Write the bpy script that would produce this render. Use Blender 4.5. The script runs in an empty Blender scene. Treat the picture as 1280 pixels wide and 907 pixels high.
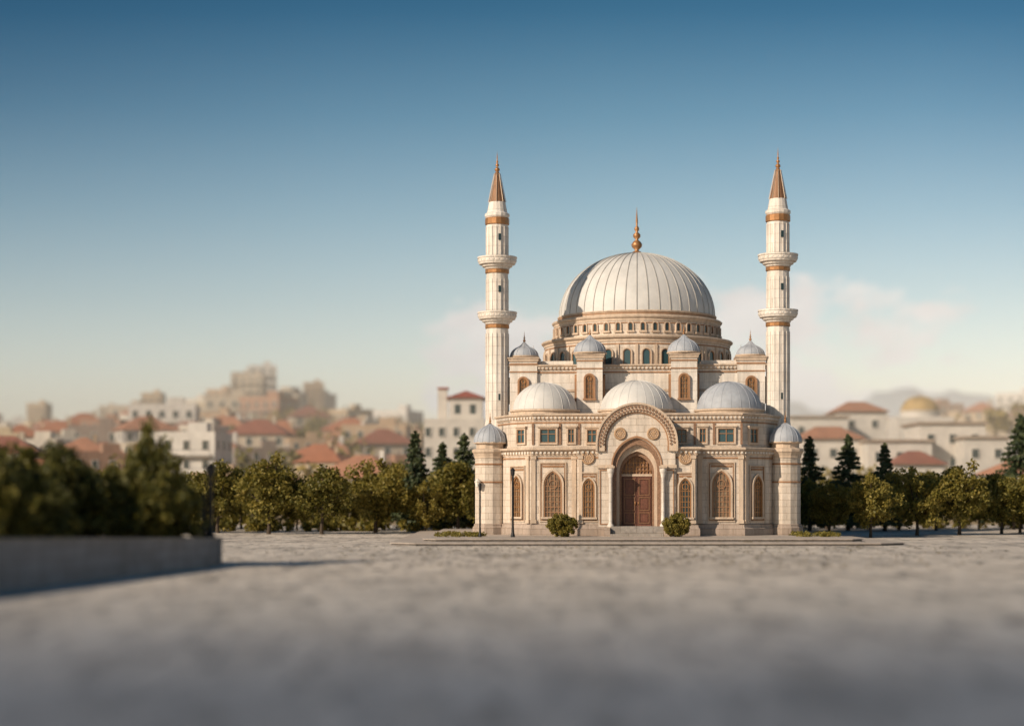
import bpy, math, random
import numpy as np
from mathutils import Matrix, Vector
random.seed(7); rng=np.random.default_rng(7)
F=2200.0; D=110.0; H=2.75; HY=620.0
def S(y): return F/(D+y)
def PX(p,y): return p/S(y)
def PZ(py,y): return H+(HY-py)/S(y)
def wx(px,Y): return (px-640)/F*Y
def wz(py,Y): return H+(HY-py)*Y/F
scene=bpy.context.scene
SUN_T=Vector((0.78,0.62,0)).normalized(); SUN_E=math.radians(28)

# ---------------------------------------------------------------- materials
MATS={}
def newmat(key,name=None):
    m=bpy.data.materials.new(name or key); m.use_nodes=True
    nt=m.node_tree; MATS[key]=m
    return m,nt,nt.nodes['Principled BSDF']
def N(nt,t,**k):
    n=nt.nodes.new(t)
    for a,b in k.items(): setattr(n,a,b)
    return n
def ramp(nt,src,stops,interp='LINEAR'):
    r=N(nt,'ShaderNodeValToRGB'); e=r.color_ramp; e.interpolation=interp
    while len(e.elements)<len(stops): e.elements.new(0.5)
    for i,(p,c) in enumerate(stops):
        e.elements[i].position=p
        e.elements[i].color=(c[0],c[1],c[2],1) if hasattr(c,'__len__') else (c,c,c,1)
    nt.links.new(src,r.inputs[0]); return r.outputs[0]
def noise(nt,vec,scale,detail=4,rough=.55):
    n=N(nt,'ShaderNodeTexNoise'); n.inputs['Scale'].default_value=scale
    n.inputs['Detail'].default_value=detail; n.inputs['Roughness'].default_value=rough
    if vec is not None: nt.links.new(vec,n.inputs['Vector'])
    return n.outputs['Fac']
def mix(nt,a,b,fac,mode='MIX'):
    m=N(nt,'ShaderNodeMix',data_type='RGBA',blend_type=mode)
    def s(sock,v):
        if isinstance(v,(int,float)): sock.default_value=v
        elif isinstance(v,tuple): sock.default_value=(v[0],v[1],v[2],1)
        else: nt.links.new(v,sock)
    s(m.inputs[0],fac); s(m.inputs[6],a); s(m.inputs[7],b); return m.outputs[2]
def math_(nt,op,a,b=0.0):
    m=N(nt,'ShaderNodeMath',operation=op)
    for i,v in enumerate((a,b)):
        if isinstance(v,(int,float)): m.inputs[i].default_value=v
        else: nt.links.new(v,m.inputs[i])
    return m.outputs[0]
def coords(nt,which='Object'):
    return N(nt,'ShaderNodeTexCoord').outputs[which]
def scalev(nt,vec,s):
    m=N(nt,'ShaderNodeMapping'); m.inputs['Scale'].default_value=s
    nt.links.new(vec,m.inputs['Vector']); return m.outputs[0]
def bump(nt,bs,h,strength=.3,dist=.02):
    b=N(nt,'ShaderNodeBump'); b.inputs['Strength'].default_value=strength; b.inputs['Distance'].default_value=dist
    nt.links.new(h,b.inputs['Height']); nt.links.new(b.outputs[0],bs.inputs['Normal'])

def stone(key,col,bw=0.95,bh=0.42,mort=0.018,contrast=.12,blocks=True,rough=.75):
    m,nt,bs=newmat(key)
    c=coords(nt)
    streak=ramp(nt,noise(nt,scalev(nt,c,(2.2,2.2,.35)),1.6,5,.6),[(.3,.72),(.62,1.0)])
    big=ramp(nt,noise(nt,c,.5,4),[(.3,(.9,.87,.83)),(.7,(1.04,1.02,1.0))])
    fine=ramp(nt,noise(nt,c,9,4,.7),[(.3,.9),(.7,1.05)])
    base=mix(nt,col,streak,1.0,'MULTIPLY'); base=mix(nt,base,big,1.0,'MULTIPLY'); base=mix(nt,base,fine,1.0,'MULTIPLY')
    hgt=noise(nt,c,14,5,.7)
    if blocks:
        sx=N(nt,'ShaderNodeSeparateXYZ'); nt.links.new(c,sx.inputs[0])
        g=N(nt,'ShaderNodeNewGeometry'); vt=N(nt,'ShaderNodeVectorTransform',vector_type='NORMAL',convert_from='WORLD',convert_to='OBJECT')
        nt.links.new(g.outputs['True Normal'],vt.inputs[0])
        sn=N(nt,'ShaderNodeSeparateXYZ'); nt.links.new(vt.outputs[0],sn.inputs[0])
        st=math_(nt,'GREATER_THAN',math_(nt,'ABSOLUTE',sn.outputs[0]),.8)
        u=math_(nt,'ADD',math_(nt,'MULTIPLY',sx.outputs[1],st),math_(nt,'MULTIPLY',sx.outputs[0],math_(nt,'SUBTRACT',1.0,st)))
        cb=N(nt,'ShaderNodeCombineXYZ'); nt.links.new(u,cb.inputs[0]); nt.links.new(sx.outputs[2],cb.inputs[1])
        b=N(nt,'ShaderNodeTexBrick'); b.inputs['Scale'].default_value=1; b.inputs['Brick Width'].default_value=bw
        b.inputs['Row Height'].default_value=bh; b.inputs['Mortar Size'].default_value=mort; b.inputs['Mortar Smooth'].default_value=.3
        b.inputs['Color1'].default_value=(1,1,1,1); k=1-contrast; b.inputs['Color2'].default_value=(k,k*.985,k*.96,1)
        b.inputs['Mortar'].default_value=(.70,.66,.61,1)
        nt.links.new(cb.outputs[0],b.inputs['Vector'])
        base=mix(nt,base,b.outputs['Color'],1.0,'MULTIPLY')
        hgt=math_(nt,'SUBTRACT',math_(nt,'MULTIPLY',hgt,.3),b.outputs['Fac'])
    nt.links.new(base,bs.inputs['Base Color']); bs.inputs['Roughness'].default_value=rough
    bump(nt,bs,hgt,.5,.02)
stone('stone',(.70,.625,.555))
stone('marble',(.77,.73,.69),bw=1.1,bh=.6,mort=.012,contrast=.06,rough=.6)
stone('trim',(.60,.485,.385),blocks=False)
stone('plinth',(.44,.36,.31),bw=1.2,bh=.35)
stone('tan',(.36,.20,.11),blocks=False)
stone('kerb',(.34,.31,.29),bw=1.0,bh=.5)
stone('kerbdark',(.16,.145,.14),bw=1.0,bh=.5)
stone('slab',(.50,.44,.39),blocks=False)
stone('wallgrey',(.33,.31,.32),bw=1.1,bh=.4,contrast=.2)

def simple(key,col,rough=.6,metal=0,var=.25,nscale=3,b=.2):
    m,nt,bs=newmat(key); c=coords(nt)
    f=ramp(nt,noise(nt,c,nscale,5,.65),[(.3,1-var),(.7,1+var*.4)])
    nt.links.new(mix(nt,col,f,1.0,'MULTIPLY'),bs.inputs['Base Color'])
    bs.inputs['Roughness'].default_value=rough; bs.inputs['Metallic'].default_value=metal
    if b: bump(nt,bs,noise(nt,c,nscale*6,3),b,.02)
simple('gold',(.38,.19,.08),.45,.5)
simple('rosette',(.42,.27,.16),.65,0,.4,9)
simple('bronze',(.24,.125,.065),.55,.2)
simple('wood',(.15,.055,.032),.55,0,.4,6)
simple('carved',(.27,.155,.095),.65,0,.5,12,.5)
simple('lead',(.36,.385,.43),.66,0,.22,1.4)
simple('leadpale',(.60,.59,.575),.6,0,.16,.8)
simple('ribpale',(.38,.365,.34),.65,0,.2,2)
simple('iron',(.02,.02,.022),.5,.4)
simple('lampglass',(.75,.72,.65),.3,0,.05,2,0)
simple('bark',(.07,.05,.035),.9,0,.5,8,.6)
simple('soil',(.06,.055,.035),.95,0,.4,3,.5)
simple('roofflat',(.36,.28,.22),.85,0,.3,1)
m,nt,bs=newmat('glass'); bs.inputs['Base Color'].default_value=(.02,.04,.045,1); bs.inputs['Roughness'].default_value=.15
m,nt,bs=newmat('paneamber'); c=coords(nt)
nt.links.new(ramp(nt,noise(nt,c,5,3),[(.3,(.10,.065,.04)),(.7,(.27,.19,.12))]),bs.inputs['Base Color']); bs.inputs['Roughness'].default_value=.3
m,nt,bs=newmat('tealpane'); bs.inputs['Base Color'].default_value=(.03,.075,.09,1); bs.inputs['Roughness'].default_value=.2
def house_mat(key,stops,rough=.85):
    m,nt,bs=newmat(key); oi=N(nt,'ShaderNodeObjectInfo'); c=coords(nt)
    col=ramp(nt,oi.outputs['Random'],stops,'CONSTANT')
    f=ramp(nt,noise(nt,scalev(nt,c,(1,1,.4)),.6,5,.65),[(.3,.75),(.7,1.05)])
    nt.links.new(mix(nt,col,f,1.0,'MULTIPLY'),bs.inputs['Base Color']); bs.inputs['Roughness'].default_value=rough
house_mat('plaster',[(0,(.50,.37,.24)),(.14,(.62,.55,.46)),(.28,(.36,.20,.13)),(.36,(.52,.43,.33)),(.52,(.46,.32,.21)),(.62,(.66,.61,.55)),(.76,(.55,.43,.28)),(.9,(.29,.22,.18))])
house_mat('tiles',[(0,(.38,.14,.07)),(.3,(.28,.10,.065)),(.55,(.42,.19,.11)),(.8,(.33,.17,.12))])
simple('whitewall',(.60,.55,.49),.8,0,.15,.7)
simple('redtile',(.36,.08,.05),.8,0,.3,3,.4)
simple('golddome',(.42,.28,.11),.7,0,.3,.9)

def leafmat(key,stops,trans=.25):
    m,nt,bs=newmat(key); g=N(nt,'ShaderNodeNewGeometry'); oi=N(nt,'ShaderNodeObjectInfo'); c=coords(nt)
    n=noise(nt,c,1.1,3)
    f=math_(nt,'ADD',math_(nt,'MULTIPLY',g.outputs['Random Per Island'],.45),math_(nt,'MULTIPLY',n,.55))
    f=math_(nt,'ADD',f,math_(nt,'MULTIPLY',math_(nt,'SUBTRACT',oi.outputs['Random'],.5),.22))
    col=ramp(nt,f,stops)
    nt.links.new(col,bs.inputs['Base Color']); bs.inputs['Roughness'].default_value=.6
    t=N(nt,'ShaderNodeBsdfTranslucent'); nt.links.new(col,t.inputs[0])
    ms=N(nt,'ShaderNodeMixShader'); ms.inputs[0].default_value=trans
    nt.links.new(bs.outputs[0],ms.inputs[1]); nt.links.new(t.outputs[0],ms.inputs[2])
    nt.links.new(ms.outputs[0],nt.nodes['Material Output'].inputs[0])
leafmat('leaf',[(.2,(.085,.085,.014)),(.5,(.20,.17,.030)),(.8,(.32,.245,.05))],.38)
leafmat('leafdark',[(.2,(.04,.048,.012)),(.5,(.12,.115,.02)),(.8,(.22,.18,.035))],.3)
leafmat('needle',[(.2,(.02,.036,.018)),(.5,(.058,.078,.030)),(.8,(.11,.12,.045))],.1)
leafmat('leafgold',[(.2,(.15,.12,.03)),(.5,(.28,.21,.06)),(.8,(.38,.28,.08))])
leafmat('litter',[(.2,(.07,.06,.03)),(.5,(.16,.12,.05)),(.8,(.28,.2,.08))],0)

m,nt,bs=newmat('paving'); c=coords(nt)
sx=N(nt,'ShaderNodeSeparateXYZ'); nt.links.new(c,sx.inputs[0])
b=N(nt,'ShaderNodeTexBrick'); b.inputs['Scale'].default_value=1; b.inputs['Brick Width'].default_value=.8; b.inputs['Row Height'].default_value=1.6
b.inputs['Mortar Size'].default_value=.02; b.inputs['Mortar Smooth'].default_value=.4
b.inputs['Color1'].default_value=(1,1,1,1); b.inputs['Color2'].default_value=(.80,.79,.78,1); b.inputs['Mortar'].default_value=(.75,.73,.7,1)
dv=N(nt,'ShaderNodeVectorMath',operation='ADD'); nt.links.new(c,dv.inputs[0])
dn=N(nt,'ShaderNodeTexNoise'); dn.inputs['Scale'].default_value=.35; nt.links.new(c,dn.inputs['Vector']); nt.links.new(dn.outputs['Color'],dv.inputs[1])
nt.links.new(dv.outputs[0],b.inputs['Vector'])
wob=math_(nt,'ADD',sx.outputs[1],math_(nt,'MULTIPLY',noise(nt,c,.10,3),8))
nearshade=ramp(nt,math_(nt,'DIVIDE',wob,120.0),[(.24,(.175,.195,.235)),(.31,(.32,.32,.335)),(.40,(.51,.475,.44)),(.56,(.64,.57,.495))])  # foreground shade painted into the paving colour, fading out with depth
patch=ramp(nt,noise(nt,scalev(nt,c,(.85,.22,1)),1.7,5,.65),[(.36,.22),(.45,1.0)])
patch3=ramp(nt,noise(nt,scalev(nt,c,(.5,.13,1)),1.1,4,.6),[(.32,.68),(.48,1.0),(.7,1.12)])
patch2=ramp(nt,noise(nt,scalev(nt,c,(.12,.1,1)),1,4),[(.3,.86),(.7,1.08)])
col=mix(nt,nearshade,b.outputs['Color'],1.0,'MULTIPLY'); col=mix(nt,col,patch,.75,'MULTIPLY'); col=mix(nt,col,patch2,1.0,'MULTIPLY'); col=mix(nt,col,patch3,1.0,'MULTIPLY')
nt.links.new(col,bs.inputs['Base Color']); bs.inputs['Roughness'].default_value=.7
hg=math_(nt,'SUBTRACT',math_(nt,'ADD',math_(nt,'MULTIPLY',noise(nt,scalev(nt,c,(1.1,.4,1)),1.4,5,.65),2.6),math_(nt,'MULTIPLY',noise(nt,c,9,3),.2)),math_(nt,'MULTIPLY',b.outputs['Fac'],.35))
bump(nt,bs,hg,.85,.08)
m,nt,bs=newmat('hillside'); c=coords(nt)
nt.links.new(ramp(nt,noise(nt,c,.06,6,.65),[(.3,(.16,.12,.05)),(.5,(.29,.20,.10)),(.7,(.40,.30,.18))]),bs.inputs['Base Color']); bs.inputs['Roughness'].default_value=.95
m,nt,bs=newmat('mountainhaze'); c=coords(nt)
nt.links.new(ramp(nt,noise(nt,c,.01,6,.6),[(.3,(.20,.28,.36)),(.7,(.27,.35,.42))]),bs.inputs['Base Color']); bs.inputs['Roughness'].default_value=1  # blue of distant haze painted into the mountain base colour

# ---------------------------------------------------------------- geometry
I4=Matrix.Identity(4)
class Geo:
    def __init__(s): s.v=[];s.f=[];s.m=[];s.sm=[];s.keys=[]
    def k(s,key):
        if key not in s.keys: s.keys.append(key)
        return s.keys.index(key)
    def add(s,vs,fs,key,smooth=False,M=None):
        o=len(s.v); mi=s.k(key)
        if M is not None: vs=[tuple(M@Vector(p)) for p in vs]
        s.v.extend(vs)
        for f in fs: s.f.append([i+o for i in f])
        s.m.extend([mi]*len(fs)); s.sm.extend([smooth]*len(fs))
    def mesh(s,name):
        me=bpy.data.meshes.new(name); me.from_pydata(s.v,[],s.f)
        for k in s.keys: me.materials.append(MATS[k])
        me.polygons.foreach_set('material_index',s.m); me.polygons.foreach_set('use_smooth',s.sm); me.update()
        return me
    def build(s,name,parent=None):
        ob=bpy.data.objects.new(name,s.mesh(name)); scene.collection.objects.link(ob)
        if parent: ob.parent=parent
        return ob
def box(G,x0,x1,y0,y1,z0,z1,key,M=None):
    vs=[(x0,y0,z0),(x1,y0,z0),(x1,y1,z0),(x0,y1,z0),(x0,y0,z1),(x1,y0,z1),(x1,y1,z1),(x0,y1,z1)]
    fs=[(0,3,2,1),(4,5,6,7),(0,1,5,4),(1,2,6,5),(2,3,7,6),(3,0,4,7)]
    G.add(vs,fs,key,False,M)
def offset(poly,d):
    n=len(poly); out=[]
    for i in range(n):
        p0=poly[i-1];p1=poly[i];p2=poly[(i+1)%n]
        a=Vector((p1[0]-p0[0],p1[1]-p0[1])).normalized(); b_=Vector((p2[0]-p1[0],p2[1]-p1[1])).normalized()
        n1=Vector((a.y,-a.x)); n2=Vector((b_.y,-b_.x)); k=d/max(.25,(1+n1.dot(n2)))
        out.append((p1[0]+(n1.x+n2.x)*k,p1[1]+(n1.y+n2.y)*k))
    return out
def loft(G,poly,prof,key,cap=True,smooth=False,M=None,capb=False):
    n=len(poly); vs=[];fs=[]
    for d,z in prof: vs+= [(x,y,z) for x,y in offset(poly,d)]
    for r in range(len(prof)-1):
        for i in range(n):
            j=(i+1)%n; fs.append((r*n+i,r*n+j,(r+1)*n+j,(r+1)*n+i))
    if cap: fs.append(tuple(range((len(prof)-1)*n,len(prof)*n)))
    if capb: fs.append(tuple(range(n-1,-1,-1)))
    G.add(vs,fs,key,smooth,M)
def ngon(cx,cy,r,n,rot=0):
    return [(cx+r*math.cos(rot+2*math.pi*i/n),cy+r*math.sin(rot+2*math.pi*i/n)) for i in range(n)]
def lathe(G,cx,cy,prof,n,key,smooth=True,M=None,rot=0):
    vs=[];fs=[]
    for r,z in prof:
        for i in range(n):
            a=rot+2*math.pi*i/n; vs.append((cx+r*math.cos(a),cy+r*math.sin(a),z))
    for k in range(len(prof)-1):
        for i in range(n):
            j=(i+1)%n; fs.append((k*n+i,k*n+j,(k+1)*n+j,(k+1)*n+i))
    G.add(vs,fs,key,smooth,M)
def dome(G,cx,cy,r,z0,h,key,ribs=0,ribkey=None,n=64,rw=.04,rh=.04,point=0.0):
    K=22
    def pr(t,e=0):
        a=t*math.pi/2; rr=(r+e)*math.cos(a); zz=z0+(h+e)*math.sin(a)
        if point: zz+=point*max(0,t-.7)**2*11
        return rr,zz
    lathe(G,cx,cy,[pr(i/K) for i in range(K+1)],n,key,True)
    for q in range(ribs):
        a=2*math.pi*q/ribs; c_,s_=math.cos(a),math.sin(a); vs=[];fs=[]
        for i in range(K+1):
            t=min(i/K,.985); w=rw*(.35+.65*math.cos(t*math.pi/2))
            r0,zz=pr(t,-.01); r1,z1=pr(t,rh)
            for rr,z_,sd in ((r0,zz,-1),(r1,z1,-.6),(r1,z1,.6),(r0,zz,1)):
                vs.append((cx+rr*c_-s_*w*sd,cy+rr*s_+c_*w*sd,z_))
        for i in range(K):
            for j in range(3): fs.append((i*4+j,(i+1)*4+j,(i+1)*4+j+1,i*4+j+1))
        G.add(vs,fs,ribkey or key,False)
def finial(G,cx,cy,z0,h,key='gold'):
    w=h*.085
    pr=[(w*1.6,0),(w*1.2,.06),(w*.4,.1),(w*1.2,.17),(w*1.35,.22),(w*.9,.28),(w*.3,.32),(w*.9,.38),(w*.9,.43),(w*.25,.48),(w*.6,.53),(w*.55,.57),(w*.2,.61),(w*.28,.7),(w*.02,1.0)]
    lathe(G,cx,cy,[(r,z0+t*h) for r,t in pr],12,key,True)
def facet(p0,p1):
    x=Vector((p1[0]-p0[0],p1[1]-p0[1])).normalized(); y=Vector((-x.y,x.x)); mid=((p0[0]+p1[0])/2,(p0[1]+p1[1])/2)
    return Matrix(((x.x,y.x,0,mid[0]),(x.y,y.y,0,mid[1]),(0,0,1,0),(0,0,0,1)))
def radial(cx,cy,r,a):
    o=Vector((math.cos(a),math.sin(a))); y=-o; x=Vector((y.y,-y.x))
    return Matrix(((x.x,y.x,0,cx+o.x*r),(x.y,y.y,0,cy+o.y*r),(0,0,1,0),(0,0,0,1)))
def apath(a,z0,zs,c=0.0,n=20,cx=0):
    pts=[(cx-a,z0)]
    if c<=0:
        for i in range(n+1):
            t=math.pi-math.pi*i/n; pts.append((cx+a*math.cos(t),zs+a*math.sin(t)))
    else:
        R=a+c; t1=math.acos(c/R)
        L=[]
        for i in range(n//2+1):
            t=math.pi-t1*i/(n//2); L.append((c+R*math.cos(t),zs+R*math.sin(t)))
        pts+=[(cx+x,z) for x,z in L]+[(cx-x,z) for x,z in L[-2::-1]]
    pts.append((cx+a,z0)); return pts
def ring(G,inn,out,y0,y1,key,M=None):
    n=len(inn); vs=[]
    for (pts,y) in ((inn,y0),(out,y0),(inn,y1),(out,y1)): vs+=[(x,y,z) for x,z in pts]
    fs=[]
    for i in range(n-1):
        j=i+1
        fs+=[(i,j,n+j,n+i),(2*n+i,3*n+i,3*n+j,2*n+j),(n+i,n+j,3*n+j,3*n+i),(i,2*n+i,2*n+j,j)]
    G.add(vs,fs,key,False,M)
def plate(G,pts,y,key,M=None):
    G.add([(x,y,z) for x,z in pts],[tuple(range(len(pts)))[::-1]],key,False,M)
def rframe(G,x0,x1,z0,z1,t,y0,y1,key,M=None):
    box(G,x0,x0+t,y0,y1,z0,z1,key,M); box(G,x1-t,x1,y0,y1,z0,z1,key,M)
    box(G,x0+t,x1-t,y0,y1,z0,z0+t,key,M); box(G,x0+t,x1-t,y0,y1,z1-t,z1,key,M)
def window(G,M,cx,z0,zs,a,c=0.3,fk='trim',pk='paneamber',lk='bronze',t=.1,dep=.16,bars=3,rect=None,outer=True):
    ring(G,apath(a,z0,zs,c,16,cx),apath(a+t,z0,zs,c,16,cx),-dep,.01,fk,M)
    iw=.09 if a>.3 else .05
    ring(G,apath(a-iw,z0+.001,zs,c,16,cx),apath(a-.001,z0+.001,zs,c,16,cx),-dep*.7,.0,lk,M)
    plate(G,apath(a-.01,z0,zs,c,16,cx),-.025,pk,M)
    top=zs+math.sqrt(max(0,(a+c)**2-c*c)) if c>0 else zs+a
    if bars:
        w=.022
        for i in range(1,bars+1):
            x=cx-a+2*a*i/(bars+1); fx=abs(x-cx)/a; zt=zs+(top-zs)*math.sqrt(max(0,1-fx*fx))*.93
            box(G,x-w,x+w,-.075,-.03,z0,zt,lk,M)
        z=z0+.3
        while z<zs+.02:
            box(G,cx-a+.02,cx+a-.02,-.068,-.032,z-w,z+w,lk,M); z+=.33
        rr=a*.42
        lp=[(cx+rr*math.cos(q),zs+.05+rr*math.sin(q)) for q in np.linspace(0,2*math.pi,17)]
        lq=[(cx+(rr+.05)*math.cos(q),zs+.05+(rr+.05)*math.sin(q)) for q in np.linspace(0,2*math.pi,17)]
        ring(G,lp,lq,-.09,-.03,lk,M)
    box(G,cx-a-t-.05,cx+a+t+.05,-dep-.05,.01,z0-.12,z0,fk,M)
    if rect:
        rx,rz0,rz1=rect
        rframe(G,cx-rx,cx+rx,rz0,rz1,.07,-.08,.01,'trim',M)
        rframe(G,cx-rx+.085,cx+rx-.085,rz0+.085,rz1-.085,.05,-.05,.01,'tan',M)
        box(G,cx-rx+.2,cx+rx-.2,-.045,.01,rz1-.32,rz1-.2,'tan',M)
def dentils(G,poly,d,z0,z1,step,w,dep,key,M=None):
    P=offset(poly,d); n=len(P)
    for i in range(n):
        a=Vector(P[i]);b_=Vector(P[(i+1)%n]);L=(b_-a).length
        if L<.6: continue
        k=max(1,int(L/step)); MM=facet(P[i],P[(i+1)%n])
        if M is not None: MM=M@MM
        for q in range(k):
            x=-L/2+(q+.5)*L/k; box(G,x-w/2,x+w/2,-dep,.01,z0,z1,key,MM)
def cornice(G,poly,z,h=.5,out=.28,key='trim',den=True,goldband=True,cap=True):
    loft(G,poly,[(0,z),(.06,z),(.06,z+h*.18),(.09,z+h*.2),(.09,z+h*.5),(out*.8,z+h*.7),(out,z+h*.74),(out,z+h*.93),(out-.05,z+h),(-.2,z+h+.03)],key,cap)
    if den: dentils(G,poly,.09,z+h*.24,z+h*.5,.26,.12,.09,'marble')
    if goldband:
        loft(G,poly,[(0,z-.2),(.035,z-.2),(.035,z-.1),(0,z-.1)],'tan',False)

# ================================================================ MOSQUE
mosque=bpy.data.objects.new('mosque',None); scene.collection.objects.link(mosque)
mosque.location=(wx(796,D),D,0); mosque.rotation_euler=(0,0,-math.atan((796-640)/F))
B0=.30
W=Geo(); WIN=Geo()
Pm=[(-8.35,2.2),(-6.65,.5),(6.65,.5),(8.35,2.2),(9.5,5),(9.5,21),(-9.5,21),(-9.5,5)]
zc=5.3
def lowwall(poly,eps=0):
    loft(W,poly,[(.2,B0-.1),(.2,.72),(.14,.78),(.1,.9),(.1,.97),(0,1.0),(0,1.05)],'plinth',False)
    loft(W,poly,[(0,1.05),(0,zc+eps)],'stone',False)
    cornice(W,poly,zc+eps,.5,.3)
lowwall(Pm)
for s in (-1,1):
    xs=sorted((s*2.38,s*3.7)); P=[(xs[0],-.8),(xs[1],-.8),(xs[1],.9),(xs[0],.9)]
    lowwall(P,.006)
    Mf=facet((xs[0],-.8),(xs[1],-.8))
    window(WIN,Mf,-s*.05,1.45,3.3,.38,.25,fk='trim',lk='gold',pk='paneamber' if s<0 else 'glass',rect=(.58,1.15,4.25))
    cx=-s*.02; zz=PZ(572,-.8)
    MM=Mf@Matrix.Translation((cx,0,zz))@Matrix.Rotation(math.pi/2,4,'X')
    lathe(WIN,0,0,[(.0,.05),(.12,.09),(.18,.05),(.26,.05),(.30,.10),(.40,.10),(.43,.0)],28,'rosette',True,MM)
    for q in range(12):
        a=q*math.pi/6; lathe(WIN,.22*math.cos(a),.22*math.sin(a),[(.045,.04),(.035,.09),(0,.11)],8,'trim',True,MM)
def pilaster(p,ang,z0,z1,w=.26,d=.09,key='trim'):
    M=Matrix.Translation((p[0],p[1],0))@Matrix.Rotation(ang,4,'Z')
    box(W,-w/2,w/2,-d,.05,z0,z1,key,M); box(W,-w/2-.05,w/2+.05,-d-.05,.05,z0,z0+.22,key,M); box(W,-w/2-.05,w/2+.05,-d-.05,.05,z1-.2,z1,key,M)
for s in (-1,1):
    pilaster((s*6.5,.5),0,1.05,zc-.02); pilaster((s*3.95,.5),0,1.05,zc-.02)
    pilaster((s*3.5,-.8),0,1.05,zc-.02,.22); pilaster((s*6.82,.67),s*math.pi/4,1.05,zc-.02,.22)
    Mf=facet((-1,.5),(1,.5))
    window(WIN,Mf,s*PX(105,.5),1.45,3.45,.58,.4,fk='trim',lk='tan',bars=4,t=.12,rect=(.85,1.15,4.9))
    pa,pb=((-8.35,2.2),(-6.65,.5)) if s<0 else ((6.65,.5),(8.35,2.2))
    Mf=facet(pa,pb)
    window(WIN,Mf,s*.05,1.45,3.4,.42,.3,fk='trim',lk='gold',bars=3,rect=(.72,1.15,4.7))
    for yy in (8,12,16,19):
        Mf=facet((s*9.5,yy+ s*-1),(s*9.5,yy+s*1)) if s>0 else facet((-9.5,yy+1),(-9.5,yy-1))
        window(WIN,Mf,0,1.45,3.45,.58,.4,lk='tan',bars=4,rect=(.85,1.15,4.9))
P2=offset(Pm,-.32); z2=7.55
loft(W,P2,[(.06,5.75),(.06,5.95),(0,6.0),(0,z2)],'stone',False)
cornice(W,P2,z2,.42,.22)
def sqwin(M,cx,z0,z1,a,pk='tealpane'):
    plate(WIN,[(cx-a,z0),(cx+a,z0),(cx+a,z1),(cx-a,z1)][::1],-.02,pk,M)
    rframe(WIN,cx-a-.1,cx+a+.1,z0-.1,z1+.1,.1,-.14,.01,'trim',M)
    rframe(WIN,cx-a,cx+a,z0,z1,.05,-.09,-.01,'tan',M)
    box(WIN,cx-.025,cx+.025,-.07,-.02,z0,z1,'tan',M); box(WIN,cx-a,cx+a,-.065,-.022,z0+(z1-z0)*.62,z0+(z1-z0)*.62+.04,'tan',M)
    box(WIN,cx-a-.18,cx+a+.18,-.22,.01,z1+.1,z1+.19,'trim',M)
Mf=facet((-1,.82),(1,.82))
for s in (-1,1):
    sqwin(Mf,s*PX(111,.8),6.12,7.0,.5); sqwin(Mf,s*PX(82,.8),6.12,7.0,.2); sqwin(Mf,s*PX(56,.8),6.12,6.95,.3)
    for xx in (PX(96,.8),PX(130,.8),PX(72,.8)):
        box(WIN,s*xx-.07,s*xx+.07,-.07,.01,6.0,z2-.22,'carved',Mf)
    pa,pb=(P2[0],P2[1]) if s<0 else (P2[2],P2[3]); sqwin(facet(pa,pb),0,6.12,7.0,.36)
PORT=Geo(); yp=-1.0
n=32
inn=apath(1.48,B0,4.55,.35,n); out=apath(2.38,B0,6.0,0,n)
ring(PORT,inn,out,yp,.85,'stone')
rz=apath(2.42,5.55,6.0,0,n); ri=apath(1.98,5.55,6.0,0,n); ring(PORT,ri,rz,yp-.17,yp+.01,'trim')
ring(PORT,apath(2.42,5.55,6.0,0,n),apath(2.54,5.55,6.0,0,n),yp-.26,.9,'trim')
ring(PORT,apath(1.9,5.55,6.0,0,n),apath(1.975,5.55,6.0,0,n),yp-.1,yp+.01,'tan')
for q in range(33):
    a=math.pi*(q+.0)/32
    for rr,ph in ((2.1,0),(2.3,.5)):
        aa=a+ph*math.pi/32
        M=Matrix.Translation((rr*math.cos(aa),yp-.17,6.0+rr*math.sin(aa)))@Matrix.Rotation(math.pi/2-aa,4,'Y')@Matrix.Rotation(math.pi/4,4,'Y')
        box(PORT,-.065,.065,-.06,.02,-.065,.065,'carved',M)
for s in (-1,1):
    MM=Matrix.Translation((s*1.02,yp,6.62))@Matrix.Rotation(math.pi/2,4,'X')
    lathe(PORT,0,0,[(0,.06),(.1,.1),(.16,.05),(.25,.05),(.29,.1),(.36,.1),(.4,0)],28,'rosette',True,MM)
    for q in range(10):
        a=q*math.pi/5; lathe(PORT,.2*math.cos(a),.2*math.sin(a),[(.045,.04),(.035,.09),(0,.11)],8,'trim',True,MM)
    x0,x1=sorted((s*1.6,s*2.3)); rframe(PORT,x0,x1,1.0,4.4,.06,yp-.05,yp+.01,'tan'); box(PORT,min(s*1.5,s*2.5),max(s*1.5,s*2.5),yp-.12,yp+.01,B0,.85,'plinth')
    box(PORT,min(s*1.46,s*2.46),max(s*1.46,s*2.46),yp-.12,yp+.01,4.5,4.7,'trim')
    lathe(PORT,s*1.62,yp-.22,[(.2,.85),(.2,.98),(.14,1.05),(.115,1.1),(.105,3.9),(.14,3.95),(.13,4.0),(.2,4.25),(.22,4.3),(.22,4.5)],20,'marble')
    box(PORT,s*1.62-.24,s*1.62+.24,yp-.46,yp+.0,.7,.86,'trim'); box(PORT,s*1.62-.25,s*1.62+.25,yp-.47,yp+.0,4.5,4.62,'trim')
ring(PORT,apath(1.26,.9,4.4,.33,n),apath(1.5,.9,4.55,.35,n),yp+.12,.3,'carved')
ring(PORT,apath(1.08,.9,4.2,.3,n),apath(1.27,.9,4.4,.33,n),yp+.4,.3,'trim')
ring(PORT,apath(.95,.9,4.1,.28,n),apath(1.09,.9,4.2,.3,n),yp+.65,.3,'carved')
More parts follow.
